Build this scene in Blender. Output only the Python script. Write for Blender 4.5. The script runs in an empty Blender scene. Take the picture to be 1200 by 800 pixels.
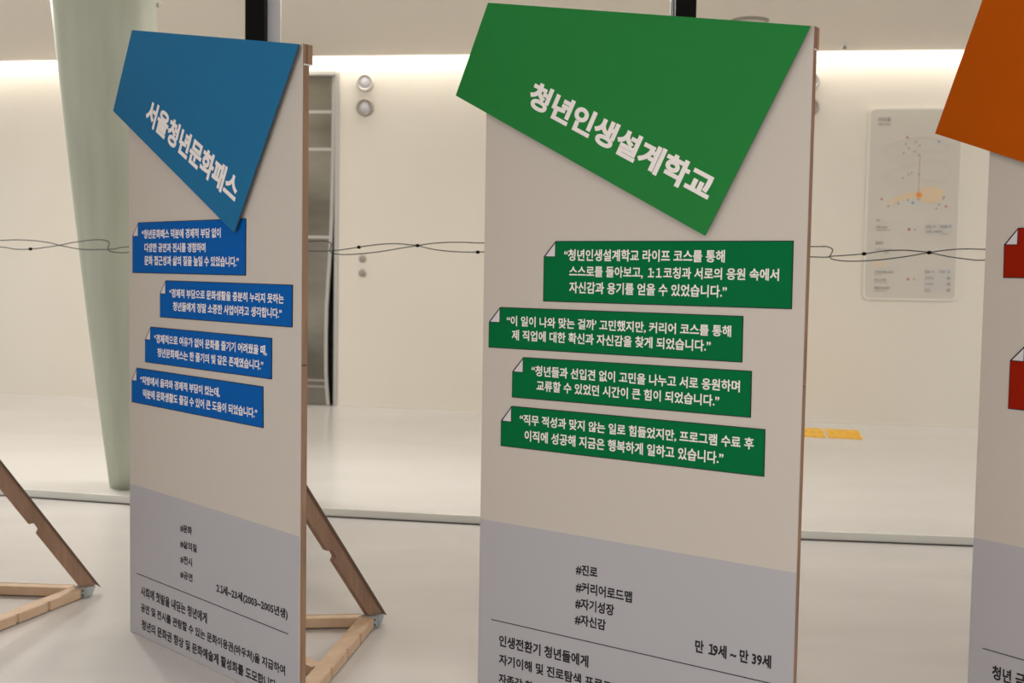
import bpy, bmesh, math, random
from mathutils import Vector, Matrix
random.seed(7)
SC = bpy.context.scene
COL = SC.collection

# ------------------------------------------------------------------ camera
F_PX, PITCH, ROLL, CAM_Z = 1369.25, 0.06198, 0.01661, 1.5
cam = bpy.data.cameras.new('camera')
cam.sensor_width = 36.0
cam.lens = F_PX / 1200 * 36.0
cam.clip_end = 200
cam.dof.use_dof = True
cam.dof.focus_distance = 3.9
cam.dof.aperture_fstop = 3.6
cam_ob = bpy.data.objects.new('camera', cam)
COL.objects.link(cam_ob)
up0 = Vector((0, math.sin(PITCH), math.cos(PITCH)))
fw = Vector((0, math.cos(PITCH), -math.sin(PITCH)))
rt0 = Vector((1, 0, 0))
rt = rt0 * math.cos(ROLL) + up0 * math.sin(ROLL)
up = up0 * math.cos(ROLL) - rt0 * math.sin(ROLL)
m = Matrix((rt, up, -fw)).transposed().to_4x4()
m.translation = Vector((0, 0, CAM_Z))
cam_ob.matrix_world = m
SC.camera = cam_ob

# ------------------------------------------------------------------ light
EXPOSURE = 0.5
WORLD = 0.96
SLOT_POWER = 9.0       # emission of the cove bar
PANEL_POWER = 14.0      # each unseen ceiling panel added over the back of the hall
FRONT_POWER = 27.0      # each unseen ceiling panel added to light the board fronts
SPOT_POWER = 170.0      # the round downlights over the edge of the raised floor
SC.view_settings.view_transform = 'Standard'
SC.view_settings.look = 'None'
SC.view_settings.gamma = 1
SC.view_settings.use_curve_mapping = False
SC.view_settings.exposure = EXPOSURE
try:
    SC.cycles.use_denoising = True
    SC.cycles.max_bounces = 8
    SC.cycles.sample_clamp_indirect = 4.0
except Exception:
    pass
world = bpy.data.worlds.new('world')
SC.world = world
world.use_nodes = True
bg = world.node_tree.nodes['Background']
bg.inputs[0].default_value = (0.98, 0.985, 1.0, 1)
bg.inputs[1].default_value = WORLD


# ------------------------------------------------------------------ materials
def mat(name, col, rough=0.6, metal=0.0, spec=0.5, noise=None, bump=None, emit=None, wood=None, coat=0.0):
    m = bpy.data.materials.new(name)
    m.use_nodes = True
    nt = m.node_tree
    b = nt.nodes['Principled BSDF']
    b.inputs['Base Color'].default_value = (*col, 1)
    b.inputs['Roughness'].default_value = rough
    b.inputs['Metallic'].default_value = metal
    b.inputs['Specular IOR Level'].default_value = spec
    b.inputs['Coat Weight'].default_value = coat
    if emit:
        b.inputs['Emission Color'].default_value = (*emit[0], 1)
        b.inputs['Emission Strength'].default_value = emit[1]
    tc = nt.nodes.new('ShaderNodeTexCoord')
    if noise:                                   # (scale xyz, dark colour, low, high)
        sc, c2, lo, hi = noise
        mp = nt.nodes.new('ShaderNodeMapping')
        mp.inputs['Scale'].default_value = sc
        nz = nt.nodes.new('ShaderNodeTexNoise')
        nz.inputs['Scale'].default_value = 1.0
        nz.inputs['Detail'].default_value = 5
        rp = nt.nodes.new('ShaderNodeValToRGB')
        rp.color_ramp.elements[0].position = lo
        rp.color_ramp.elements[0].color = (*c2, 1)
        rp.color_ramp.elements[1].position = hi
        rp.color_ramp.elements[1].color = (*col, 1)
        nt.links.new(tc.outputs['Object'], mp.inputs[0])
        nt.links.new(mp.outputs[0], nz.inputs[0])
        nt.links.new(nz.outputs[0], rp.inputs[0])
        nt.links.new(rp.outputs[0], b.inputs['Base Color'])
    if bump:                                    # (scale, strength)
        n2 = nt.nodes.new('ShaderNodeTexNoise')
        n2.inputs['Scale'].default_value = bump[0]
        n2.inputs['Detail'].default_value = 4
        bp = nt.nodes.new('ShaderNodeBump')
        bp.inputs['Strength'].default_value = bump[1]
        bp.inputs['Distance'].default_value = 0.01
        nt.links.new(tc.outputs['Object'], n2.inputs[0])
        nt.links.new(n2.outputs[0], bp.inputs['Height'])
        nt.links.new(bp.outputs[0], b.inputs['Normal'])
    return m


M = {}
M['wall'] = mat('cream_wall', (0.765, 0.715, 0.63), 0.45, noise=((0.7, 0.7, 0.5), (0.735, 0.685, 0.595), 0.3, 0.6))
M['ceiling'] = mat('ceiling_paint', (0.76, 0.71, 0.635), 0.7)
M['floor'] = mat('grey_epoxy', (0.62, 0.60, 0.585), 0.26, noise=((0.9, 2.2, 1), (0.565, 0.545, 0.53), 0.3, 0.65), bump=(3.0, 0.05))
M['raised'] = mat('pale_epoxy', (0.66, 0.645, 0.63), 0.22, noise=((0.8, 1.6, 1), (0.625, 0.61, 0.59), 0.3, 0.65), bump=(3.0, 0.05))
M['step_edge'] = mat('step_edge_stone', (0.74, 0.735, 0.68), 0.5)
M['joint'] = mat('dark_joint', (0.05, 0.045, 0.04), 0.8)
M['column'] = mat('sage_plaster', (0.50, 0.53, 0.43), 0.6, noise=((9, 9, 1.2), (0.44, 0.47, 0.375), 0.3, 0.6))
M['white_trim'] = mat('white_trim', (0.8, 0.79, 0.76), 0.4)
M['led'] = mat('led_strip', (1, 1, 1), 0.5, emit=((1.0, 0.95, 0.88), SLOT_POWER))
M['lampglow'] = mat('lamp_diffuser', (1, 1, 1), 0.5, emit=((1.0, 0.92, 0.82), 4.0))
M['steel'] = mat('brushed_steel', (0.24, 0.217, 0.17), 0.3, metal=0.85, noise=((0.5, 0.5, 1.3), (0.11, 0.098, 0.072), 0.35, 0.62))
M['jamb'] = mat('jamb_steel', (0.47, 0.455, 0.42), 0.45, metal=0.3)
M['black'] = mat('black_metal', (0.003, 0.0025, 0.0025), 0.6, spec=0.1)
M['gap'] = mat('dark_recess', (0.02, 0.02, 0.022), 0.8)
M['board'] = mat('white_board_print', (0.56, 0.505, 0.455), 0.8, spec=0.1)
M['lilac'] = mat('lilac_grey_print', (0.43, 0.415, 0.44), 0.8, spec=0.1)
M['fold'] = mat('pale_lilac_print', (0.66, 0.62, 0.64), 0.7, spec=0.1)
M['ink'] = mat('black_ink', (0.018, 0.016, 0.018), 0.7, spec=0.2)
M['lettering'] = mat('pale_lettering', (0.84, 0.78, 0.76), 0.7, spec=0.1)
M['line'] = mat('outline_ink', (0.012, 0.014, 0.022), 0.7, spec=0.2)
M['blue_sheet'] = mat('blue_foam_sheet', (0.014, 0.145, 0.31), 0.7, spec=0.1)
M['blue_strip'] = mat('blue_print', (0.0, 0.098, 0.39), 0.7, spec=0.08)
M['green_sheet'] = mat('green_foam_sheet', (0.018, 0.20, 0.042), 0.7, spec=0.1)
M['green_strip'] = mat('green_print', (0.0, 0.14, 0.040), 0.7, spec=0.08)
M['orange_sheet'] = mat('orange_foam_sheet', (0.46, 0.082, 0.0), 0.7, spec=0.08)
M['red_strip'] = mat('red_print', (0.28, 0.011, 0.001), 0.7, spec=0.08)
M['shaded_foam_core'] = mat('shaded_foam_core', (0.07, 0.07, 0.075), 0.8)  # core colour darkened to stand in for shadow along the sheet edge
M['wood'] = mat('pine_timber', (0.66, 0.475, 0.32), 0.6, noise=((14, 14, 14), (0.56, 0.385, 0.245), 0.3, 0.7))
M['ply'] = mat('plywood_edge', (0.33, 0.20, 0.128), 0.65, noise=((30, 30, 5), (0.235, 0.135, 0.083), 0.3, 0.7))
M['dark_wood'] = mat('dark_wood_edge', (0.12, 0.07, 0.045), 0.7)
M['bracket'] = mat('galvanised_steel', (0.42, 0.45, 0.46), 0.45, metal=0.6)
M['screw'] = mat('dark_screw', (0.05, 0.05, 0.05), 0.4, metal=0.8)
M['cable'] = mat('black_cable', (0.06, 0.058, 0.05), 0.6)
M['frost'] = mat('frosted_board', (0.60, 0.56, 0.49), 0.35)
M['rim'] = mat('acrylic_rim', (0.77, 0.735, 0.665), 0.3)
M['greyink'] = mat('grey_ink', (0.33, 0.315, 0.30), 0.7)
M['faintink'] = mat('faint_ink', (0.55, 0.512, 0.452), 0.7)
M['redink'] = mat('red_ink', (0.48, 0.10, 0.07), 0.7)
M['orangeink'] = mat('orange_ink', (0.78, 0.26, 0.05), 0.7)
M['sandink'] = mat('sand_ink', (0.70, 0.55, 0.37), 0.7)
M['blueink'] = mat('blue_ink', (0.25, 0.38, 0.58), 0.7)
M['boxink'] = mat('pale_box_ink', (0.57, 0.54, 0.50), 0.7)
M['yellow'] = mat('tactile_yellow', (0.88, 0.50, 0.02), 0.5)
M['knob'] = mat('satin_metal', (0.55, 0.52, 0.47), 0.4, metal=0.5)
M['knob_dark'] = mat('dull_metal', (0.33, 0.30, 0.26), 0.45, metal=0.4)
M['lens'] = mat('pale_lens', (0.58, 0.57, 0.6), 0.25)
M['strip'] = mat('pale_acrylic', (0.60, 0.60, 0.62), 0.4)


# ------------------------------------------------------------------ helpers
def props(o, label=None, cat=None, group=None, kind=None):
    if label: o['label'] = label
    if cat: o['category'] = cat
    if group: o['group'] = group
    if kind: o['kind'] = kind
    return o


def empty(name, loc, rz, label, cat, group=None):
    o = bpy.data.objects.new(name, None)
    o.empty_display_size = 0.2
    COL.objects.link(o)
    o.location = loc
    o.rotation_euler = (0, 0, rz)
    return props(o, label, cat, group)


def link(name, bm, material, parent=None, smooth=False, loc=None, rz=None):
    me = bpy.data.meshes.new(name)
    bmesh.ops.recalc_face_normals(bm, faces=bm.faces[:])
    bm.to_mesh(me)
    bm.free()
    me.materials.append(material)
    if smooth:
        for p in me.polygons: p.use_smooth = True
    o = bpy.data.objects.new(name, me)
    COL.objects.link(o)
    if parent: o.parent = parent
    if loc is not None: o.location = loc
    if rz is not None: o.rotation_euler = (0, 0, rz)
    return o


def box(bm, a, b, bevel=0.0):
    x0, y0, z0 = a
    x1, y1, z1 = b
    t = bmesh.new()
    bmesh.ops.create_cube(t, size=1)
    for v in t.verts:
        v.co = Vector(((x0 + x1) / 2 + v.co.x * (x1 - x0), (y0 + y1) / 2 + v.co.y * (y1 - y0), (z0 + z1) / 2 + v.co.z * (z1 - z0)))
    if bevel:
        bmesh.ops.bevel(t, geom=t.edges[:], offset=bevel, segments=2, affect='EDGES')
    merge(bm, t)


def merge(bm, t):
    me = bpy.data.meshes.new('t')
    t.to_mesh(me)
    t.free()
    bm.from_mesh(me)
    bpy.data.meshes.remove(me)


def beam(bm, p, q, w, h, side=None, bevel=0.002):
    """a bar of width w (horizontal) and height h (other axis) from p to q"""
    p, q = Vector(p), Vector(q)
    d = (q - p)
    L = d.length
    d.normalize()
    s = Vector(side).normalized() if side else d.cross(Vector((0, 0, 1))).normalized()
    n = s.cross(d).normalized()
    t = bmesh.new()
    bmesh.ops.create_cube(t, size=1)
    for v in t.verts:
        c = v.co.copy()
        v.co = (p + q) / 2 + d * (c.x * L) + s * (c.y * w) + n * (c.z * h)
    if bevel: bmesh.ops.bevel(t, geom=t.edges[:], offset=bevel, segments=1, affect='EDGES')
    merge(bm, t)


def prism(bm, pts, axis, a, b):
    """polygon extruded between a and b; axis 'y': pts are (x,z); axis 'x': pts are (y,z); axis 'z': pts are (x,y)"""
    def P(p, t):
        return {'y': (p[0], t, p[1]), 'x': (t, p[0], p[1]), 'z': (p[0], p[1], t)}[axis]
    lo = [bm.verts.new(P(p, a)) for p in pts]
    hi = [bm.verts.new(P(p, b)) for p in pts]
    bm.faces.new(lo)
    bm.faces.new(hi[::-1])
    n = len(pts)
    for i in range(n):
        bm.faces.new((lo[i], lo[(i + 1) % n], hi[(i + 1) % n], hi[i]))


def lathe(bm, prof, seg=32, M4=None):
    """profile (r, z) turned about z; M4 places it"""
    rings = []
    for r, z in prof:
        ring = []
        for k in range(seg):
            a = 2 * math.pi * k / seg
            co = Vector((r * math.cos(a), r * math.sin(a), z))
            ring.append(bm.verts.new(M4 @ co if M4 else co))
        rings.append(ring)
    for i in range(len(rings) - 1):
        for k in range(seg):
            bm.faces.new((rings[i][k], rings[i][(k + 1) % seg], rings[i + 1][(k + 1) % seg], rings[i + 1][k]))
    bm.faces.new(rings[0][::-1])
    bm.faces.new(rings[-1])


def tube(bm, pts, r, seg=8):
    """smooth tube through points (Catmull-Rom)"""
    P = [Vector(p) for p in pts]
    Q = []
    for i in range(len(P) - 1):
        a, b, c, d = P[max(i - 1, 0)], P[i], P[i + 1], P[min(i + 2, len(P) - 1)]
        for k in range(5):
            t = k / 5
            Q.append(0.5 * ((2 * b) + (c - a) * t + (2 * a - 5 * b + 4 * c - d) * t * t + (3 * b - a - 3 * c + d) * t ** 3))
    Q.append(P[-1])
    rings = []
    for i, p in enumerate(Q):
        d = (Q[min(i + 1, len(Q) - 1)] - Q[max(i - 1, 0)]).normalized()
        s = Vector((0.2, 1, 0.1)).cross(d).normalized()
        n = d.cross(s)
        rings.append([bm.verts.new(p + r * (math.cos(2 * math.pi * k / seg) * s + math.sin(2 * math.pi * k / seg) * n)) for k in range(seg)])
    for i in range(len(rings) - 1):
        for k in range(seg):
            bm.faces.new((rings[i][k], rings[i][(k + 1) % seg], rings[i + 1][(k + 1) % seg], rings[i + 1][k]))
    bm.faces.new(rings[0][::-1])
    bm.faces.new(rings[-1])


_glyphs = {}


def text_raw(s, bold):
    """outline of a line of lettering as (verts, faces), in em units"""
    key = (s, bold)
    if key in _glyphs: return _glyphs[key]
    cu = bpy.data.curves.new('t', 'FONT')
    cu.body = s
    cu.resolution_u = 4 if bold > 0.035 else 2
    cu.bevel_depth = bold
    cu.bevel_resolution = 0
    if '1' in s:                                # the flagged full-width figure one, closed up
        cu.body = s.replace('1', '\uff11')
        for i, ch in enumerate(cu.body):
            if ch == '\uff11':
                cu.body_format[i].kerning = -14
                if i: cu.body_format[i - 1].kerning = {':': -9, ' ': -2, '2': -7}.get(cu.body[i - 1], -5)
    o = bpy.data.objects.new('t', cu)
    COL.objects.link(o)
    dg = bpy.context.evaluated_depsgraph_get()
    dg.update()
    me = bpy.data.meshes.new_from_object(o.evaluated_get(dg))
    vs = [(v.co.x, v.co.y, v.co.z) for v in me.vertices]
    fs = [tuple(p.vertices) for p in me.polygons]
    bpy.data.objects.remove(o)
    bpy.data.curves.remove(cu)
    bpy.data.meshes.remove(me)
    _glyphs[key] = (vs, fs)
    return vs, fs


def lettering(name, lines, y, material, parent, bold=0.026, thick=0.0006):
    """lines: (string, BL, BR, TL) with corners in the board's own (x, z); each line is a mesh of its own"""
    for s, bl, br, tl in lines:
        V, Fc = [], []
        vs, fs = text_raw(s, bold)
        x0 = min(v[0] for v in vs); x1 = max(v[0] for v in vs)
        y0 = min(v[1] for v in vs); y1 = max(v[1] for v in vs)
        zz = max(abs(v[2]) for v in vs) or 1
        k = len(V)
        for vx, vy, vz in vs:
            a = (vx - x0) / (x1 - x0); b = (vy - y0) / (y1 - y0)
            V.append((bl[0] + a * (br[0] - bl[0]) + b * (tl[0] - bl[0]), y - thick * vz / zz,
                      bl[1] + a * (br[1] - bl[1]) + b * (tl[1] - bl[1])))
        Fc += [tuple(i + k for i in f) for f in fs]
        me = bpy.data.meshes.new(name)
        me.from_pydata(V, [], Fc)
        me.materials.append(material)
        o = bpy.data.objects.new(name, me)
        COL.objects.link(o)
        o.parent = parent


# ------------------------------------------------------------------ room
WA = math.atan2(-0.145, 1.0)                    # direction of the back wall
W0 = Vector((0, 11.78, 0))
WD = Vector((math.cos(WA), math.sin(WA), 0))
CEIL = 3.6
PLAT = 0.05


def struct(name, bm, m, **k):
    return props(link(name, bm, m, **k), kind='structure')


# front floor and the raised pale floor behind it, with its gently curved edge
EDGE = [(-14, 10.4), (-9, 8.95), (-6, 8.13), (-4.4, 7.67), (-3.256, 7.39), (-2.369, 7.18), (-1.212, 6.945), (-0.182, 6.77),
        (0.8, 6.63), (1.655, 6.525), (2.587, 6.43), (3.6, 6.35), (5.5, 6.22), (9, 6.05), (14, 5.9)]
bm = bmesh.new()
box(bm, (-14, -6, -0.12), (14, 16, 0))
struct('floor', bm, M['floor'])
bm = bmesh.new()
prism(bm, [(x, y + 0.012) for x, y in EDGE] + [(14, 16), (-14, 16)], 'z', 0.001, PLAT)
struct('raised_floor', bm, M['raised'])
bm = bmesh.new()
prism(bm, EDGE + [(x, y + 0.012) for x, y in EDGE[::-1]], 'z', 0.007, PLAT + 0.001)
struct('trim_1', bm, M['step_edge'])
bm = bmesh.new()
prism(bm, [(x, y - 0.004) for x, y in EDGE] + [(x, y + 0.012) for x, y in EDGE[::-1]], 'z', 0.0005, 0.0065)
struct('trim_2', bm, M['joint'])

# back wall with an opening for the steel door; its far left end swings back a little
N0, N1, NT = -2.75, -1.83, 3.466
bm = bmesh.new()
def wallbox(s0, s1, z0, z1):
    box(bm, (s0, 0, z0), (s1, 0.25, z1))
wallbox(N1, 13, PLAT, CEIL + 0.3)
wallbox(N0, N1, NT, CEIL + 0.3)
wallbox(-3.9, N0, PLAT, CEIL + 0.3)
prism(bm, [(-3.9, 0), (-3.9, 0.25), (-13, 0.9), (-13, 0.65)], 'z', PLAT, CEIL + 0.3)
struct('wall_back', bm, M['wall'], loc=W0, rz=WA)
bm = bmesh.new()
box(bm, (-3.9, -0.002, CEIL - 0.075), (13, 0.002, CEIL - 0.06))
prism(bm, [(-3.9, -0.002), (-3.9, 0.002), (-13, 0.652), (-13, 0.648)], 'z', CEIL - 0.075, CEIL - 0.06)
struct('trim_3', bm, M['white_trim'], loc=W0, rz=WA)
bm = bmesh.new()
box(bm, (N1, -0.008, PLAT), (13, 0.002, PLAT + 0.025))
box(bm, (-3.9, -0.008, PLAT), (N0, 0.002, PLAT + 0.025))
struct('baseboard_back', bm, M['wall'], loc=W0, rz=WA)

# ceiling, stopping short of the wall so that a slot with the light bar stays open
SLOT = 0.16
bm = bmesh.new()
c, s = WD.x, WD.y
edge = [W0 + WD * (-13) + Vector((-s, c, 0)) * (0.65 - SLOT), W0 + WD * (-3.9) - Vector((-s, c, 0)) * SLOT, W0 + WD * 13 - Vector((-s, c, 0)) * SLOT]
prism(bm, [(p.x, p.y) for p in edge] + [(14, -6), (-14, -6)], 'z', CEIL, CEIL + 0.12)
struct('ceiling', bm, M['ceiling'])
bm = bmesh.new()
box(bm, (-13, -SLOT - 0.1, CEIL + 0.22), (13, 0.9, CEIL + 0.26))
struct('ceiling.001', bm, M['white_trim'], loc=W0, rz=WA)
t = empty('cove_light', W0 + Vector((0, 0, CEIL)), WA, 'long white strip light hidden in the slot along the top of the cream back wall', 'strip light')
bm = bmesh.new()
box(bm, (-3.9, -SLOT - 0.02, 0.17), (12.5, -SLOT + 0.10, 0.2))
prism(bm, [(-3.9, -SLOT - 0.02), (-3.9, -SLOT + 0.10), (-12.5, 0.62 - SLOT + 0.10), (-12.5, 0.62 - SLOT - 0.02)], 'z', 0.17, 0.2)
link('light_bar', bm, M['led'], t)
bm = bmesh.new()
box(bm, (-12.5, -SLOT - 0.03, 0.2), (12.5, 0.05, 0.215))
link('housing', bm, M['white_trim'], t)

# steel door in the back wall
d1 = empty('door_1', W0, WA, None, None)
d1['kind'] = 'structure'
bm = bmesh.new()
box(bm, (N0, 0.21, PLAT), (N1, 0.249, NT))
props(link('recess', bm, M['gap'], d1), kind='structure')
bm = bmesh.new()                                # leaf: right edge bends away from the jamb lower down
R = [(-1.872, NT - 0.03), (-1.876, 2.6), (-1.885, 2.0), (-1.897, 1.68), (-1.918, 1.35), (-1.934, 1.05), (-1.938, 0.72), (-1.935, 0.40), (-1.925, 0.22), (-1.908, PLAT + 0.005)]
L_ = [(N0 + 0.05, z) for _, z in R]
def rib(x0, z): return x0
prism(bm, R + L_[::-1], 'y', 0.045, 0.075)
link('door_leaf', bm, M['steel'], d1)
bm = bmesh.new()
E_ = [(x - 0.035, z) for x, z in R]
prism(bm, R + E_[::-1], 'y', 0.030, 0.046)
link('leaf_edge', bm, M['jamb'], d1)
bm = bmesh.new()
for z in (0.30, 0.235):
    box(bm, (N0 + 0.05, 0.036, z), (-1.965, 0.047, z + 0.02))
link('kick_rail', bm, M['knob_dark'], d1)
bm = bmesh.new()
for z in (3.06, 2.68, 1.78):
    box(bm, (N0 + 0.05, 0.040, z), (-1.915, 0.047, z + 0.03), 0.003)
link('bright_band', bm, M['jamb'], d1)
bm = bmesh.new()
box(bm, (N1 - 0.03, -0.012, PLAT), (N1 + 0.012, 0.2, NT + 0.0), 0.003)
box(bm, (N0, -0.012, NT - 0.028), (N1 - 0.03, 0.2, NT + 0.012), 0.003)
box(bm, (N0 - 0.012, -0.012, PLAT), (N0 + 0.03, 0.2, NT - 0.028), 0.003)
link('jamb', bm, M['jamb'], d1)


# ------------------------------------------------------------------ ceiling lamps
def ceiling_light(x, y, rz, sx, sy, power, label, group=None):
    t = empty('ceiling_light', (x, y, CEIL), rz, label, 'ceiling light', group)
    bm = bmesh.new()
    box(bm, (-sx / 2, -sy / 2, -0.03), (sx / 2, sy / 2, -0.0005), 0.004)
    link('housing', bm, M['white_trim'], t)
    bm = bmesh.new()
    box(bm, (-sx / 2 + 0.03, -sy / 2 + 0.03, -0.034), (sx / 2 - 0.03, sy / 2 - 0.03, -0.029))
    link('diffuser', bm, M['lampglow'], t)
    li = bpy.data.lights.new('lamp', 'AREA')
    li.shape = 'RECTANGLE'
    li.size = sx - 0.06
    li.size_y = sy - 0.06
    li.energy = power
    li.color = (1.0, 0.96, 0.90)
    lo = bpy.data.objects.new('lamp', li)
    COL.objects.link(lo)
    lo.parent = t
    lo.location = (0, 0, -0.04)
    return t


ceiling_light(-4.75, 9.20, math.radians(-31), 2.4, 0.9, 30, 'long bright ceiling light at the upper left, beside the leaning column')
for x, y in ((-0.9, 8.3), (2.5, 7.9), (6.0, 7.5)):  # unseen panels, added to brighten the raised floor
    ceiling_light(x, y, WA, 1.6, 0.5, PANEL_POWER, 'unseen flush ceiling light added over the raised floor behind the boards', 'added ceiling lights over the raised floor')
for x, y in ((-2.4, 0.6), (0.8, 0.2), (4.0, 0.0)):  # unseen panels, added to light the faces of the boards
    ceiling_light(x, y, WA, 1.6, 0.5, FRONT_POWER, 'unseen flush ceiling light added before the boards to light their faces', 'added ceiling lights over the front floor')

def downlight(x, y, power, aim, label):
    t = empty('ceiling_downlight', (x, y, CEIL), 0, label, 'downlight')
    bm = bmesh.new(); lathe(bm, [(0.16, -0.001), (0.16, -0.012), (0.13, -0.02), (0.115, -0.012)], 32); link('ring', bm, M['white_trim'], t, True)
    bm = bmesh.new(); lathe(bm, [(0.11, -0.010), (0.10, -0.018)], 32); link('diffuser', bm, M['lampglow'], t)
    li = bpy.data.lights.new('lamp', 'SPOT')
    li.energy = power
    li.spot_size = math.radians(140)
    li.spot_blend = 1.0
    li.shadow_soft_size = 0.11
    li.color = (1.0, 0.96, 0.90)
    lo = bpy.data.objects.new('lamp', li)
    COL.objects.link(lo)
    lo.parent = t
    lo.location = (0, 0, -0.14)
    lo.rotation_euler = Vector(aim).to_track_quat('-Z', 'Y').to_euler()
downlight(-3.6, 8.4, SPOT_POWER, (1.5, -2.9, -3.4), 'round ceiling downlight left of the leaning column, out of view above')
downlight(-0.2, 8.3, SPOT_POWER * 0.5, (-0.05, -3.0, -3.4), 'round ceiling downlight behind the blue and green boards, out of view above')

# small fittings on the ceiling
def sprinkler(x, y, label):
    t = empty('sprinkler', (x, y, CEIL), 0, label, 'sprinkler')
    bm = bmesh.new(); lathe(bm, [(0.052, 0), (0.05, -0.008), (0.03, -0.014)], 24); link('escutcheon', bm, M['white_trim'], t, True)
    bm = bmesh.new(); lathe(bm, [(0.012, -0.012), (0.012, -0.035), (0.022, -0.038), (0.022, -0.044)], 16); link('sprinkler_head', bm, M['knob_dark'], t, True)
sprinkler(3.0, 10.84, 'small white ceiling sprinkler right of the green board, above the wall map')
sprinkler(-2.91, 9.56, 'small ceiling sprinkler just right of the leaning column')
t = empty('ceiling_speaker', (1.94, 9.9, CEIL), 0, 'round ceiling speaker just showing above the green board top', 'ceiling speaker')
bm = bmesh.new(); lathe(bm, [(0.16, 0), (0.155, -0.014), (0.125, -0.018)], 36); link('ring', bm, M['knob_dark'], t, True)
bm = bmesh.new(); lathe(bm, [(0.124, -0.018), (0.10, -0.02), (0.03, -0.022)], 36); link('grille', bm, M['knob'], t, True)

# leaning column
bm = bmesh.new()
zs = [0.0, 0.35, 0.7, 1.1, 1.5, 1.9, 2.3, 2.7, 3.1, CEIL - PLAT]
def lft(z): return -2.600 + (-0.130) * z + 0.0055 * z * z
def rgt(z): return -2.255 - 0.018 * z
rings = []
for z in zs:
    cx, r = (lft(z) + rgt(z)) / 2, (rgt(z) - lft(z)) / 2
    rings.append([bm.verts.new((cx + 2.43 + r * math.cos(2 * math.pi * k / 48), r * math.sin(2 * math.pi * k / 48), z)) for k in range(48)])
for i in range(len(rings) - 1):
    for k in range(48):
        bm.faces.new((rings[i][k], rings[i][(k + 1) % 48], rings[i + 1][(k + 1) % 48], rings[i + 1][k]))
bm.faces.new(rings[0][::-1]); bm.faces.new(rings[-1])
col_ob = link('leaning_column', bm, M['column'], smooth=True, loc=(-2.43, 7.55, PLAT))
props(col_ob, 'thick pale sage-green column that widens and leans towards the ceiling, behind the blue board', 'column')

# ------------------------------------------------------------------ fittings on the back wall
def onwall(s, z, off=0.0):
    return W0 + WD * s + Vector((WD.y, -WD.x, 0)) * off + Vector((0, 0, z))
FACE = Matrix.Rotation(math.radians(90), 4, 'X')          # local +z of a lathe points out of the wall

def round_light(s, z, rm, label):
    t = empty('wall_light', onwall(s, z), WA, label, 'wall light', None)
    bm = bmesh.new(); lathe(bm, [(0.092, 0.0), (0.092, 0.018), (0.082, 0.028), (0.066, 0.026), (0.060, 0.012)], 40, FACE); link('ring', bm, rm, t, True)
    bm = bmesh.new(); lathe(bm, [(0.060, 0.008), (0.055, 0.016), (0.036, 0.024), (0.012, 0.028)], 32, FACE); link('lens', bm, M['lens'], t, True)
round_light(-1.549, 3.36, M['knob'], 'upper round wall light right of the steel door')
round_light(-1.549, 3.112, M['knob_dark'], 'lower round wall light right of the steel door')
round_light(2.857, 3.349, M['knob'], 'upper round wall light half hidden by the right edge of the green board')
round_light(2.857, 3.105, M['knob_dark'], 'lower round wall light half hidden by the right edge of the green board')
def cap(s, z, label):
    t = empty('wall_button', onwall(s, z), WA, label, 'wall button')
    bm = bmesh.new(); lathe(bm, [(0.043, 0.0), (0.043, 0.010), (0.036, 0.015)], 32, FACE); link('rim', bm, M['knob'], t, True)
    bm = bmesh.new(); lathe(bm, [(0.035, 0.013), (0.033, 0.020), (0.012, 0.023)], 24, FACE); link('button', bm, M['knob_dark'], t, True)
cap(-1.560, 1.579, 'upper small round metal button under the cables, right of the steel door')
cap(-1.560, 1.431, 'lower small round metal button on the wall right of the steel door')

# wall map (own axes: x along the wall, z up)
S0, S1, Z0, Z1 = 3.408, 4.275, 1.262, 3.09
mp = empty('wall_map', onwall(0, 0), WA, 'tall frosted floor map with rounded corners on the wall behind the orange board', 'map board')
def rrect(x0, x1, z0, z1, r, n=8):
    P = []
    for cx, cz, a0 in ((x1 - r, z1 - r, 0), (x0 + r, z1 - r, 90), (x0 + r, z0 + r, 180), (x1 - r, z0 + r, 270)):
        for k in range(n + 1):
            a = math.radians(a0 + 90 * k / n)
            P.append((cx + r * math.cos(a), cz + r * math.sin(a)))
    return P
bm = bmesh.new(); prism(bm, rrect(S0, S1, Z0, Z1, 0.06), 'y', -0.026, -0.004); link('backing', bm, M['rim'], mp)
bm = bmesh.new(); prism(bm, rrect(S0 + 0.018, S1 - 0.018, Z0 + 0.018, Z1 - 0.018, 0.045), 'y', -0.0285, -0.024); link('face', bm, M['frost'], mp)
bm = bmesh.new()
for s, z in ((S0 + 0.1, Z0 + 0.1), (S1 - 0.1, Z0 + 0.1), (S0 + 0.1, Z1 - 0.1), (S1 - 0.1, Z1 - 0.1)):
    bm = bmesh.new()
    box(bm, (s - 0.02, -0.006, z - 0.02), (s + 0.02, 0.0, z + 0.02))
    link('standoff', bm, M['knob'], mp)
YM = -0.0285
def ink(name, m, discs=(), rects=(), loops=(), polys=(), t=0.0012):
    bm = bmesh.new()
    for s, z, r in discs:
        prism(bm, [(s + r * math.cos(k * math.pi / 8), z + r * math.sin(k * math.pi / 8)) for k in range(16)], 'y', YM - t, YM)
    for x0, z0, x1, z1 in rects:
        box(bm, (min(x0, x1), YM - t, min(z0, z1)), (max(x0, x1), YM, max(z0, z1)))
    for L in loops:
        P = [(p[0], YM - t * .5, p[1]) for p in L]
        tube(bm, P + [P[0]], 0.0022, 5)
    for L in polys:
        prism(bm, L, 'y', YM - t, YM)
    return link(name, bm, m, mp)
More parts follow.
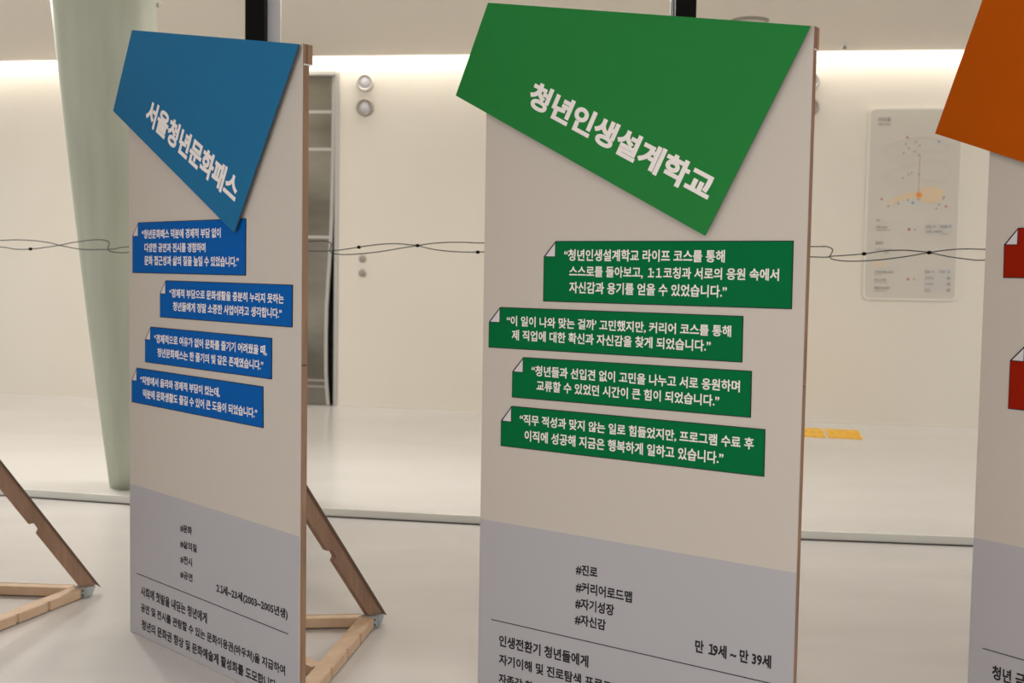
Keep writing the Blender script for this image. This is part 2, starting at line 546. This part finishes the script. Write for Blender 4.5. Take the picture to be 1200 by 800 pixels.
def smooth_loop(P, n=5):
    Q = []
    N = len(P)
    for i in range(N):
        a, b, c, d = (Vector(P[j % N]) for j in (i - 1, i, i + 1, i + 2))
        for k in range(n):
            u = k / n
            q = 0.5 * ((2 * b) + (c - a) * u + (2 * a - 5 * b + 4 * c - d) * u * u + (3 * b - a - 3 * c + d) * u ** 3)
            Q.append((q.x, q.y))
    return Q
E1 = [(3.531, 2.687), (3.606, 2.746), (3.732, 2.779), (3.883, 2.812), (4.036, 2.796), (4.151, 2.734), (4.14, 2.695), (4.04, 2.682), (3.913, 2.688), (3.788, 2.635), (3.635, 2.642)]
E2 = [(3.546, 2.451), (3.64, 2.51), (3.791, 2.55), (3.942, 2.59), (4.068, 2.597), (4.159, 2.526), (4.162, 2.447), (4.051, 2.395), (3.897, 2.433), (3.772, 2.386), (3.605, 2.405)]
E3 = [(3.607, 2.175), (3.662, 2.234), (3.776, 2.281), (3.889, 2.302), (3.926, 2.335), (4.053, 2.342), (4.117, 2.303), (4.107, 2.238), (4.058, 2.192), (3.957, 2.191), (3.879, 2.236), (3.74, 2.215)]
ink('floor_outline', M['faintink'], loops=[E1, E2], rects=[(3.514, 2.0, 3.773, 2.003), (3.526, 1.562, 3.782, 1.565)])
ink('lit_floor', M['sandink'], polys=[smooth_loop(E3)])
ink('sand_heading', M['sandink'], rects=[(3.523, 1.625, 3.59, 1.588)])
ink('legend_box', M['boxink'], rects=[(3.958, 1.998, 4.215, 1.882)])
ink('legend_box', M['boxink'], rects=[(3.974, 1.569, 4.223, 1.347)])
YM -= 0.0012
ink('red_dots', M['redink'], discs=[(3.769, 2.809, .010), (3.553, 2.226, .010), (4.145, 2.16, .010), (3.816, 1.94, .012), (3.822, 1.466, .011)], rects=[(3.888, 2.64, 3.891, 2.28)])
ink('grey_dots', M['greyink'], discs=[(s, z, .009) for s, z in [(3.76, 2.745), (3.786, 2.706), (3.739, 2.663), (3.847, 2.768), (3.885, 2.732), (3.839, 2.677), (3.879, 2.644), (3.742, 2.426), (3.792, 2.461), (3.82, 2.475), (3.891, 2.462), (3.617, 2.159), (3.71, 2.185), (3.796, 2.218), (3.892, 2.223), (4.12, 2.235), (4.123, 2.25), (4.082, 2.175), (4.06, 2.139), (3.871, 1.937), (3.879, 1.465), (4.046, 1.97), (4.052, 1.54)]],
    rects=[(s - .014, z - .014, s + .014, z + .014) for s, z in [(4.194, 1.481), (4.196, 1.424), (4.198, 1.367)]])
ink('place_marker', M['orangeink'], discs=[(3.895, 2.265, .026)])
ink('blue_dots', M['blueink'], discs=[(4.189, 1.971, .012), (4.193, 1.54, .012), (3.84, 2.192, .014), (4.06, 2.77, .012)])
BARS = [(3.516, 2.039, 3.555, 2.011), (3.515, 1.973, 3.624, 1.945), (3.513, 1.936, 3.645, 1.924), (3.513, 1.827, 3.586, 1.791), (3.513, 1.754, 3.674, 1.737), (3.597, 1.725, 3.64, 1.707), (3.971, 1.985, 4.029, 1.952), (4.101, 1.986, 4.166, 1.954), (3.977, 1.932, 4.12, 1.908), (4.12, 1.908, 4.181, 1.895), (3.514, 1.542, 3.685, 1.518), (3.515, 1.509, 3.579, 1.499), (3.516, 1.466, 3.639, 1.442), (3.517, 1.432, 3.646, 1.423), (3.515, 1.392, 3.655, 1.365), (3.516, 1.354, 3.623, 1.343), (3.978, 1.556, 4.026, 1.524), (4.105, 1.558, 4.172, 1.527), (3.983, 1.497, 4.06, 1.468), (3.985, 1.437, 4.056, 1.412), (3.984, 1.382, 4.034, 1.348)]
marks = []
for x0, z0, x1, z1 in BARS:                     # rows of tiny illegible characters, as broken strokes
    x, h = x0, abs(z0 - z1)
    while x < x1 - 0.006:
        w = random.uniform(0.010, 0.017)
        marks.append((x, z0, min(x + w * 0.35, x1), z1))
        marks.append((x, z0 - h * random.uniform(.1, .7), min(x + w, x1), z0 - h * random.uniform(.75, .95)))
        x += w + 0.006
ink('fine_print', M['greyink'], rects=marks)
lettering('map_title', [('아트홀', (3.495, 2.958), (3.612, 2.958), (3.495, 3.0)), ('ART HALL', (3.495, 2.925), (3.612, 2.925), (3.495, 2.942))], YM - 0.001, M['greyink'], mp, 0.04)

# yellow tactile paving on the raised floor
TA = math.atan2(-0.065, 0.3)
PLACE = ['hidden first in its row behind the green board', 'second in its row behind the green board', 'just right of the green board', 'at the right end of its row']
for row, dy in (('far row', 0.148), ('near row', -0.148)):
    for i, (x, y) in enumerate(((2.10, 10.755), (2.41, 10.688), (2.72, 10.621), (3.03, 10.554))):
        t = empty('tactile_tile', (x - math.sin(TA) * dy, y + math.cos(TA) * dy, PLAT), TA, 'yellow ribbed tactile tile ' + PLACE[i] + ', ' + row, 'tactile tile', 'yellow tactile tiles')
        bm = bmesh.new(); box(bm, (-0.147, -0.145, 0.0), (0.147, 0.145, 0.006), 0.001); link('base', bm, M['yellow'], t)
        for k in range(4):
            bm = bmesh.new(); box(bm, (-0.115 + k * 0.072, -0.13, 0.0055), (-0.08 + k * 0.072, 0.13, 0.011), 0.002); link('rib', bm, M['yellow'], t)

# ------------------------------------------------------------------ display boards
W, H = 1.18, 2.22
POSES = {'blue': (-1.538, 4.687, -0.780), 'green': (-0.103, 4.130, -0.611), 'orange': (1.568, 3.895, -0.916), 'left': (-2.883, 5.223, -0.960)}


def board(key, label):
    """own axes: x along the board from its middle, y away from the viewer, z up"""
    px, py, a = POSES[key]
    root = empty('display_board', (px + W / 2 * math.cos(a), py + W / 2 * math.sin(a), 0), a, label, 'display board')
    h = W / 2
    bm = bmesh.new(); box(bm, (-h, 0, 0.001), (h, 0.004, H)); link('face_panel', bm, M['board'], root)
    for sx in (-1, 1):                          # plywood rails behind the face, in two lengths, and the deeper top block
        for z0, z1 in ((0.001, 1.168), (1.171, 2.156)):
            bm = bmesh.new(); box(bm, (sx * h, 0.0042, z0), (sx * (h - 0.06), 0.027, z1), 0.001); link('side_rail', bm, M['ply'], root)
        bm = bmesh.new(); box(bm, (sx * (h + 0.001), 0.0042, 2.157), (sx * (h - 0.06), 0.016, H), 0.001); box(bm, (sx * (h + 0.001), 0.019, 2.157), (sx * (h - 0.06), 0.040, H), 0.001)
        o = link('corner_block', bm, M['ply'], root)
        bm = bmesh.new(); box(bm, (sx * (h + 0.0005), 0.0165, 2.160), (sx * (h - 0.055), 0.0185, H - 0.001)); link('groove', bm, M['dark_wood'], o)
        bm = bmesh.new(); box(bm, (sx * (h - 0.005), 0.006, 2.153), (sx * (h + 0.002), 0.036, 2.1575)); link('tie', bm, M['white_trim'], o)
    for z0, z1 in ((0.001, 0.06), (1.14, 1.20), (H - 0.06, H)):
        bm = bmesh.new(); box(bm, (-h + 0.061, 0.0042, z0), (h - 0.061, 0.027, z1), 0.001); link('cross_rail', bm, M['ply'], root)
    # rear stand: sloping brace, two floor beams, cross tie
    bm = bmesh.new()
    prof = [(0.785, 0.047), (0.822, 0.047), (0.030, 1.207), (0.030, 1.09)]
    def on(t0, t1, f):                          # point on the inner edge
        return (t0[0] + (t1[0] - t0[0]) * f, t0[1] + (t1[1] - t0[1]) * f)
    a0, a1 = prof[3], (0.752, 0.047)
    inner = [a0, on(a0, a1, 0.705)]
    n1, n2 = on(a0, a1, 0.715), on(a0, a1, 0.745)
    inner += [(n1[0] + 0.016, n1[1] + 0.012), (n2[0] + 0.014, n2[1] + 0.010), on(a0, a1, 0.752), a1]
    prism(bm, [prof[2]] + inner + [(0.822, 0.047)], 'x', -0.016, 0.016)
    br = link('back_brace', bm, M['ply'], root)
    bm = bmesh.new()
    prism(bm, [(0.822, 0.047), (0.846, 0.030), (0.040, 1.2125), (0.030, 1.207)], 'x', -0.021, 0.021)
    link('brace_edge', bm, M['dark_wood'], br)
    for tip, end in (((-0.012, 0.725), (-0.555, 0.032)), ((0.012, 0.745), (0.555, 0.032))):
        bm = bmesh.new(); beam(bm, (tip[0], tip[1], 0.026), (end[0], end[1], 0.026), 0.055, 0.036); fb = link('floor_beam', bm, M['wood'], root)
        bm = bmesh.new()
        d = Vector((end[0] - tip[0], end[1] - tip[1], 0)); L = d.length; d.normalize(); sd = Vector((-d.y, d.x, 0)) * (1 if tip[0] > 0 else -1)
        for f0, f1 in ((0.03, 0.25), (0.27, 0.46), (0.48, 0.70), (0.72, 0.97)):
            p = Vector((tip[0], tip[1], 0.024)) + d * (L * f0) + sd * 0.031
            q = Vector((tip[0], tip[1], 0.024)) + d * (L * f1) + sd * 0.031
            beam(bm, p, q, 0.008, 0.038, bevel=0.0)
        link('cheek_board', bm, M['wood'], fb)
    bm = bmesh.new(); beam(bm, (-0.36, 0.245, 0.024), (0.36, 0.245, 0.024), 0.05, 0.034); link('cross_tie', bm, M['wood'], root)
    bm = bmesh.new()
    prism(bm, [(0.745, 0.004), (0.80, 0.006), (0.815, 0.046), (0.745, 0.046)], 'x', -0.022, 0.040)
    bk = link('foot_bracket', bm, M['bracket'], root)
    bm = bmesh.new(); beam(bm, (0.040, 0.752, 0.004), (0.040, 0.752, 0.048), 0.05, 0.006, side=(0.6, 0.8, 0)); link('bracket_plate', bm, M['bracket'], bk)
    for z in (0.015, 0.036):
        for q in (-0.012, 0.012):
            bm = bmesh.new(); lathe(bm, [(0.0035, 0), (0.0035, 0.004)], 10, Matrix.Translation((0.043 + q * 0.6, 0.748 + q * 0.8, z)) @ Matrix.Rotation(math.radians(-37), 4, 'Z') @ Matrix.Rotation(math.radians(90), 4, 'Y'))
            link('screw', bm, M['screw'], bk)
    return root


def U(p): return (p[0] - W / 2, p[1])           # from the board's left edge to its middle


def title_sheet(root, quad, m, title=None):
    P = [U(p) for p in quad]
    bm = bmesh.new(); prism(bm, P, 'y', -0.0205, -0.0185); sh = link('title_sheet', bm, m, root)
    cx = sum(p[0] for p in P) / len(P); cz = sum(p[1] for p in P) / len(P)
    Q = [(p[0] + (cx - p[0]) * 0.004, p[1] + (cz - p[1]) * 0.004) for p in P]
    bm = bmesh.new(); prism(bm, Q, 'y', -0.0185, -0.012); link('shaded_foam_core', bm, M['shaded_foam_core'], sh)
    bm = bmesh.new()
    for q in ((cx - 0.12, cz), (cx + 0.12, cz)):
        box(bm, (q[0] - 0.05, -0.0121, q[1] - 0.05), (q[0] + 0.05, 0.0, q[1] + 0.05))
    link('spacer', bm, M['shaded_foam_core'], sh)
    if title:
        s, bl, br, tl = title
        lettering('title_lettering', [(s, U(bl), U(br), U(tl))], -0.0210, M['lettering'], sh, 0.041)


def quote_strip(root, P, m, lines=()):
    """P: top-left after the fold, left edge under the fold, bottom-left, bottom-right, top-right"""
    P = [U(p) for p in P]
    e = 0.0026
    big = [(P[0][0] - e * .4, P[0][1] + e), (P[1][0] - e, P[1][1] + e * .4), (P[2][0] - e, P[2][1] - e), (P[3][0] + e, P[3][1] - e), (P[4][0] + e, P[4][1] + e)]
    fold = [P[0], P[1], (P[0][0], P[1][1])]
    bm = bmesh.new()
    prism(bm, [P[0], (P[0][0], P[1][1]), P[1], P[2], P[3], P[4]], 'y', -0.0032, -0.0022)
    st = link('quote_strip', bm, m, root)
    bm = bmesh.new(); prism(bm, big, 'y', -0.0022, -0.0001); link('outline', bm, M['line'], st)
    g = 0.0018
    bm = bmesh.new(); prism(bm, [(P[0][0] - g, P[0][1] - g * 2.6), (P[1][0] + g * 2.6, P[1][1] + g), (P[0][0] - g, P[1][1] + g)], 'y', -0.0030, -0.0021); link('folded_corner', bm, M['fold'], st)
    bm = bmesh.new(); prism(bm, [(P[0][0] - g, P[0][1]), (P[0][0] - g, P[1][1] + g), (P[1][0], P[1][1] + g), (P[1][0], P[1][1] - g * .2), (P[0][0] + g * .2, P[1][1] - g * .2), (P[0][0] + g * .2, P[0][1])], 'y', -0.0038, -0.0021); link('fold_line', bm, M['line'], st)
    if lines:
        lettering('quote_lettering', [(s, U((u0, b)), U((u1, b)), U((u0, t))) for s, u0, u1, b, t in lines], -0.0038, M['lettering'], st, 0.024)


def lower_band(root, z_left, z_right, tags, age, rule, body):
    bm = bmesh.new(); prism(bm, [(-W / 2, 0.002), (W / 2, 0.002), (W / 2, z_right), (-W / 2, z_left)], 'y', -0.0008, -0.0001)
    bd = link('printed_band', bm, M['lilac'], root)
    def L(T): return [(s, U((u0, b)), U((u1, b)), U((u0, t))) for s, u0, u1, b, t in T]
    if tags: lettering('hashtag_lettering', L(tags), -0.0014, M['ink'], bd, 0.030)
    if age: lettering('age_lettering', L(age), -0.0014, M['ink'], bd, 0.032)
    bm = bmesh.new(); prism(bm, [(rule[0] - W / 2, rule[2] - .0015), (rule[1] - W / 2, rule[2] - .0015), (rule[1] - W / 2, rule[2] + .0015), (rule[0] - W / 2, rule[2] + .0015)], 'y', -0.0014, -0.0007); link('divider_line', bm, M['ink'], bd)
    if body: lettering('body_lettering', L(body), -0.0014, M['ink'], bd, 0.030)


# blue board
b1 = board('blue', 'white display board with blue title sheet and four blue quote strips')
title_sheet(b1, [(0.070, 2.405), (1.190, 2.215), (0.804, 1.611), (-0.09, 2.106)], M['blue_sheet'], ('서울청년문화패스', (0.166, 2.045), (0.804, 1.707), (0.213, 2.133)))
quote_strip(b1, [(0.081, 1.656), (0.035, 1.604), (0.034, 1.462), (0.849, 1.464), (0.850, 1.658)], M['blue_strip'], [
    ('“청년문화패스 덕분에 경제적 부담 없이', 0.112, 0.691, 1.594, 1.630), ('다양한 공연과 전시를 경험하며', 0.134, 0.587, 1.542, 1.577), ('문화 접근성과 삶의 질을 높일 수 있었습니다.”', 0.133, 0.810, 1.491, 1.528)])
quote_strip(b1, [(0.296, 1.432), (0.253, 1.382), (0.253, 1.294), (1.132, 1.296), (1.133, 1.433)], M['blue_strip'], [
    ('“경제적 부담으로 문화생활을 충분히 누리지 못하는', 0.327, 1.087, 1.370, 1.404), ('청년들에게 정말 소중한 사업이라고 생각합니다.”', 0.353, 1.075, 1.320, 1.355)])
quote_strip(b1, [(0.178, 1.249), (0.135, 1.199), (0.134, 1.112), (1.012, 1.113), (1.012, 1.249)], M['blue_strip'], [
    ('“경제적으로 여유가 없어 문화를 즐기기 어려웠을 때,', 0.208, 0.987, 1.188, 1.225), ('청년문화패스는 한 줄기의 빛 같은 존재였습니다.”', 0.233, 0.966, 1.137, 1.172)])
quote_strip(b1, [(0.066, 1.080), (0.024, 1.029), (0.023, 0.944), (0.962, 0.940), (0.960, 1.079)], M['blue_strip'], [
    ('“지방에서 올라와 경제적 부담이 컸는데,', 0.096, 0.687, 1.018, 1.054), ('덕분에 문화생활도 즐길 수 있어 큰 도움이 되었습니다.”', 0.118, 0.929, 0.967, 1.003)])
lower_band(b1, 0.608, 0.595, [('#문화', 0.401, 0.488, 0.480, 0.511), ('#삶의질', 0.401, 0.522, 0.419, 0.450), ('#전시', 0.401, 0.488, 0.359, 0.391), ('#공연', 0.401, 0.491, 0.301, 0.332)],
           [('21세~23세(2003~2005년생)', 0.661, 1.115, 0.294, 0.334)], (0.053, 1.118, 0.250),
           [('사회에 첫발을 내딛는 청년에게', 0.091, 0.595, 0.165, 0.207), ('공연 및 전시를 관람할 수 있는 문화이용권(바우처)을 지급하여', 0.090, 1.101, 0.095, 0.137), ('청년의 문화권 향상 및 문화예술계 활성화를 도모합니다.', 0.096, 1.055, 0.030, 0.071)])
# green board
b2 = board('green', 'white display board with green title sheet and four green quote strips, in the centre')
title_sheet(b2, [(0.015, 2.417), (1.178, 2.217), (0.86, 1.612), (-0.121, 2.109)], M['green_sheet'], ('청년인생설계학교', (0.179, 2.057), (0.860, 1.712), (0.219, 2.137)))
quote_strip(b2, [(0.301, 1.594), (0.256, 1.543), (0.256, 1.394), (1.138, 1.397), (1.137, 1.595)], M['green_strip'], [
    ('“청년인생설계학교 라이프 코스를 통해', 0.336, 0.921, 1.530, 1.569), ('스스로를 돌아보고, 1:1 코칭과 서로의 응원 속에서', 0.358, 1.098, 1.475, 1.514), ('자신감과 용기를 얻을 수 있었습니다.”', 0.359, 0.931, 1.422, 1.461)])
quote_strip(b2, [(0.075, 1.364), (0.029, 1.312), (0.029, 1.225), (0.985, 1.229), (0.984, 1.366)], M['green_strip'], [
    ('“이 일이 나와 맞는 걸까\' 고민했지만, 커리어 코스를 통해', 0.104, 0.949, 1.300, 1.338), ('제 직업에 대한 확신과 자신감을 찾게 되었습니다.”', 0.127, 0.882, 1.253, 1.290)])
quote_strip(b2, [(0.177, 1.194), (0.133, 1.143), (0.133, 1.056), (1.018, 1.062), (1.017, 1.200)], M['green_strip'], [
    ('“청년들과 선입견 없이 고민을 나누고 서로 응원하며', 0.212, 0.983, 1.134, 1.171), ('교류할 수 있었던 시간이 큰 힘이 되었습니다.”', 0.234, 0.916, 1.084, 1.121)])
quote_strip(b2, [(0.131, 1.021), (0.088, 0.967), (0.088, 0.881), (1.067, 0.886), (1.066, 1.026)], M['green_strip'], [
    ('“직무 적성과 맞지 않는 일로 힘들었지만, 프로그램 수료 후', 0.166, 1.034, 0.960, 0.999), ('이직에 성공해 지금은 행복하게 일하고 있습니다.”', 0.188, 0.935, 0.906, 0.945)])
lower_band(b2, 0.607, 0.605, [('#진로', 0.406, 0.491, 0.474, 0.511), ('#커리어로드맵', 0.407, 0.624, 0.413, 0.452), ('#자기성장', 0.406, 0.558, 0.357, 0.396), ('#자신감', 0.406, 0.527, 0.302, 0.340)],
           [('만 19세 ~ 만 39세', 0.855, 1.110, 0.297, 0.339)], (0.057, 1.115, 0.2525),
           [('인생전환기 청년들에게', 0.092, 0.463, 0.163, 0.205), ('자기이해 및 진로탐색 프로그램', 0.093, 0.590, 0.097, 0.136), ('자존감 향', 0.093, 0.240, 0.028, 0.066)])
# orange board, mostly outside the frame on the right
b3 = board('orange', 'white display board with orange title sheet and red quote strips, cut off at the right')
title_sheet(b3, [(-0.028, 2.43), (1.14, 2.34), (0.80, 1.626), (-0.192, 1.986)], M['orange_sheet'])
quote_strip(b3, [(0.113, 1.658), (0.068, 1.605), (0.070, 1.500), (0.95, 1.500), (0.95, 1.658)], M['red_strip'])
quote_strip(b3, [(0.152, 1.276), (0.106, 1.228), (0.106, 1.072), (0.98, 1.075), (0.98, 1.278)], M['red_strip'])
lower_band(b3, 0.622, 0.622, None, None, (0.050, 1.11, 0.2555), [('청년 금', 0.087, 0.203, 0.162, 0.210)])
# the board whose stand shows at the left edge
b0 = board('left', 'board at the left edge showing only its wooden brace and floor beams')
lower_band(b0, 0.607, 0.605, None, None, (0.057, 1.115, 0.2525), None)

# ------------------------------------------------------------------ black poles behind the boards
POLES = [(-3.0, 5.95), (-1.232, 5.6), (0.733, 5.2), (3.0, 4.75)]
PL = ['black square pole rising behind the board stand at the left edge', 'black square pole rising behind the blue board', 'black square pole rising behind the green board', 'black square pole rising behind the orange board']
for i, (x, y) in enumerate(POLES):
    t = empty('black_pole', (x, y, 0), 0.0, PL[i], 'pole')
    bm = bmesh.new(); box(bm, (-0.045, -0.04, 0.009), (0.045, 0.04, CEIL - 0.012), 0.003); link('shaft', bm, M['black'], t)
    bm = bmesh.new(); box(bm, (-0.09, -0.09, 0.0005), (0.09, 0.09, 0.009), 0.002); link('base_plate', bm, M['black'], t)
    bm = bmesh.new(); box(bm, (-0.06, -0.06, CEIL - 0.012), (0.06, 0.06, CEIL - 0.0005), 0.002); link('top_plate', bm, M['black'], t)
    bm = bmesh.new()
    s0, s1 = ((0.02, 0.106), (-0.058, 0.03))[i == 2]
    box(bm, (s0, 0.041, 1.9), (s1, 0.047, CEIL - 0.014)); link('backing_strip', bm, M['strip'], t)

# ------------------------------------------------------------------ cables strung from pole to pole
CA = [(-2.98, 6.02, 1.57), (-2.855, 5.983, 1.593), (-2.6, 5.933, 1.601), (-2.512, 5.915, 1.605), (-2.412, 5.896, 1.602), (-2.331, 5.88, 1.593), (-2.276, 5.869, 1.581), (-2.165, 5.847, 1.563), (-2.068, 5.827, 1.562), (-1.983, 5.811, 1.566), (-1.898, 5.794, 1.578), (-1.55, 5.725, 1.583), (-0.984, 5.611, 1.57), (-0.876, 5.589, 1.572), (-0.814, 5.577, 1.578), (-0.734, 5.561, 1.591), (-0.647, 5.543, 1.604), (-0.556, 5.524, 1.61), (-0.496, 5.512, 1.606), (-0.451, 5.503, 1.602), (-0.384, 5.489, 1.587), (-0.309, 5.474, 1.578), (-0.236, 5.459, 1.575), (-0.166, 5.445, 1.575), (-0.133, 5.438, 1.577), (0.571, 5.295, 1.598), (1.299, 5.15, 1.575), (1.384, 5.133, 1.578), (1.458, 5.118, 1.584), (1.527, 5.104, 1.591), (1.605, 5.089, 1.604), (1.688, 5.072, 1.609), (1.761, 5.058, 1.604), (1.792, 5.052, 1.6), (1.864, 5.037, 1.585), (1.947, 5.021, 1.574), (2.023, 5.006, 1.571), (2.301, 4.951, 1.592), (2.98, 4.82, 1.57)]
CB = [(-2.98, 6.02, 1.59), (-2.855, 5.983, 1.573), (-2.601, 5.933, 1.568), (-2.519, 5.917, 1.558), (-2.431, 5.899, 1.56), (-2.35, 5.883, 1.57), (-2.276, 5.869, 1.581), (-2.202, 5.854, 1.596), (-2.116, 5.837, 1.608), (-2.055, 5.825, 1.611), (-2.019, 5.818, 1.605), (-2.009, 5.816, 1.592), (-2.015, 5.817, 1.569), (-2.004, 5.815, 1.554), (-1.958, 5.806, 1.549), (-1.898, 5.794, 1.551), (-1.55, 5.725, 1.587), (-0.984, 5.612, 1.615), (-0.914, 5.597, 1.619), (-0.88, 5.59, 1.613), (-0.87, 5.588, 1.601), (-0.877, 5.59, 1.575), (-0.864, 5.587, 1.561), (-0.814, 5.577, 1.555), (-0.722, 5.558, 1.56), (-0.608, 5.535, 1.575), (-0.526, 5.518, 1.59), (-0.451, 5.503, 1.602), (-0.384, 5.489, 1.613), (-0.303, 5.473, 1.619), (-0.2, 5.452, 1.62), (-0.134, 5.438, 1.618), (0.571, 5.295, 1.621), (1.297, 5.15, 1.62), (1.356, 5.138, 1.622), (1.388, 5.132, 1.616), (1.398, 5.13, 1.603), (1.388, 5.132, 1.576), (1.406, 5.128, 1.564), (1.47, 5.116, 1.558), (1.575, 5.095, 1.564), (1.689, 5.072, 1.58), (1.792, 5.052, 1.6), (1.863, 5.038, 1.612), (1.945, 5.021, 1.618), (2.021, 5.006, 1.617), (2.3, 4.951, 1.617), (2.98, 4.82, 1.59)]
BEADS = [(-2.433, 5.9, 1.56), (-0.734, 5.561, 1.591), (-0.451, 5.503, 1.602), (-0.166, 5.445, 1.575), (1.527, 5.104, 1.591), (1.792, 5.052, 1.6)]
bm = bmesh.new(); tube(bm, CA, 0.0024); ca = props(link('cable', bm, M['cable'], smooth=True), 'thin black cable running smoothly behind the boards without any sharp kink', 'cable')
bm = bmesh.new(); tube(bm, [(x, y + 0.006, z) for x, y, z in CB], 0.0024); cb = props(link('cable', bm, M['cable'], smooth=True), 'thin black cable behind the boards with an S-shaped kink at each gap', 'cable')
for x, y, z in BEADS:
    bm = bmesh.new(); lathe(bm, [(0.003, -0.009), (0.0075, -0.006), (0.0075, 0.006), (0.003, 0.009)], 12, Matrix.Translation((x, y, z)) @ Matrix.Rotation(math.radians(90), 4, 'Y')); link('cable_clip', bm, M['black'], ca, True)
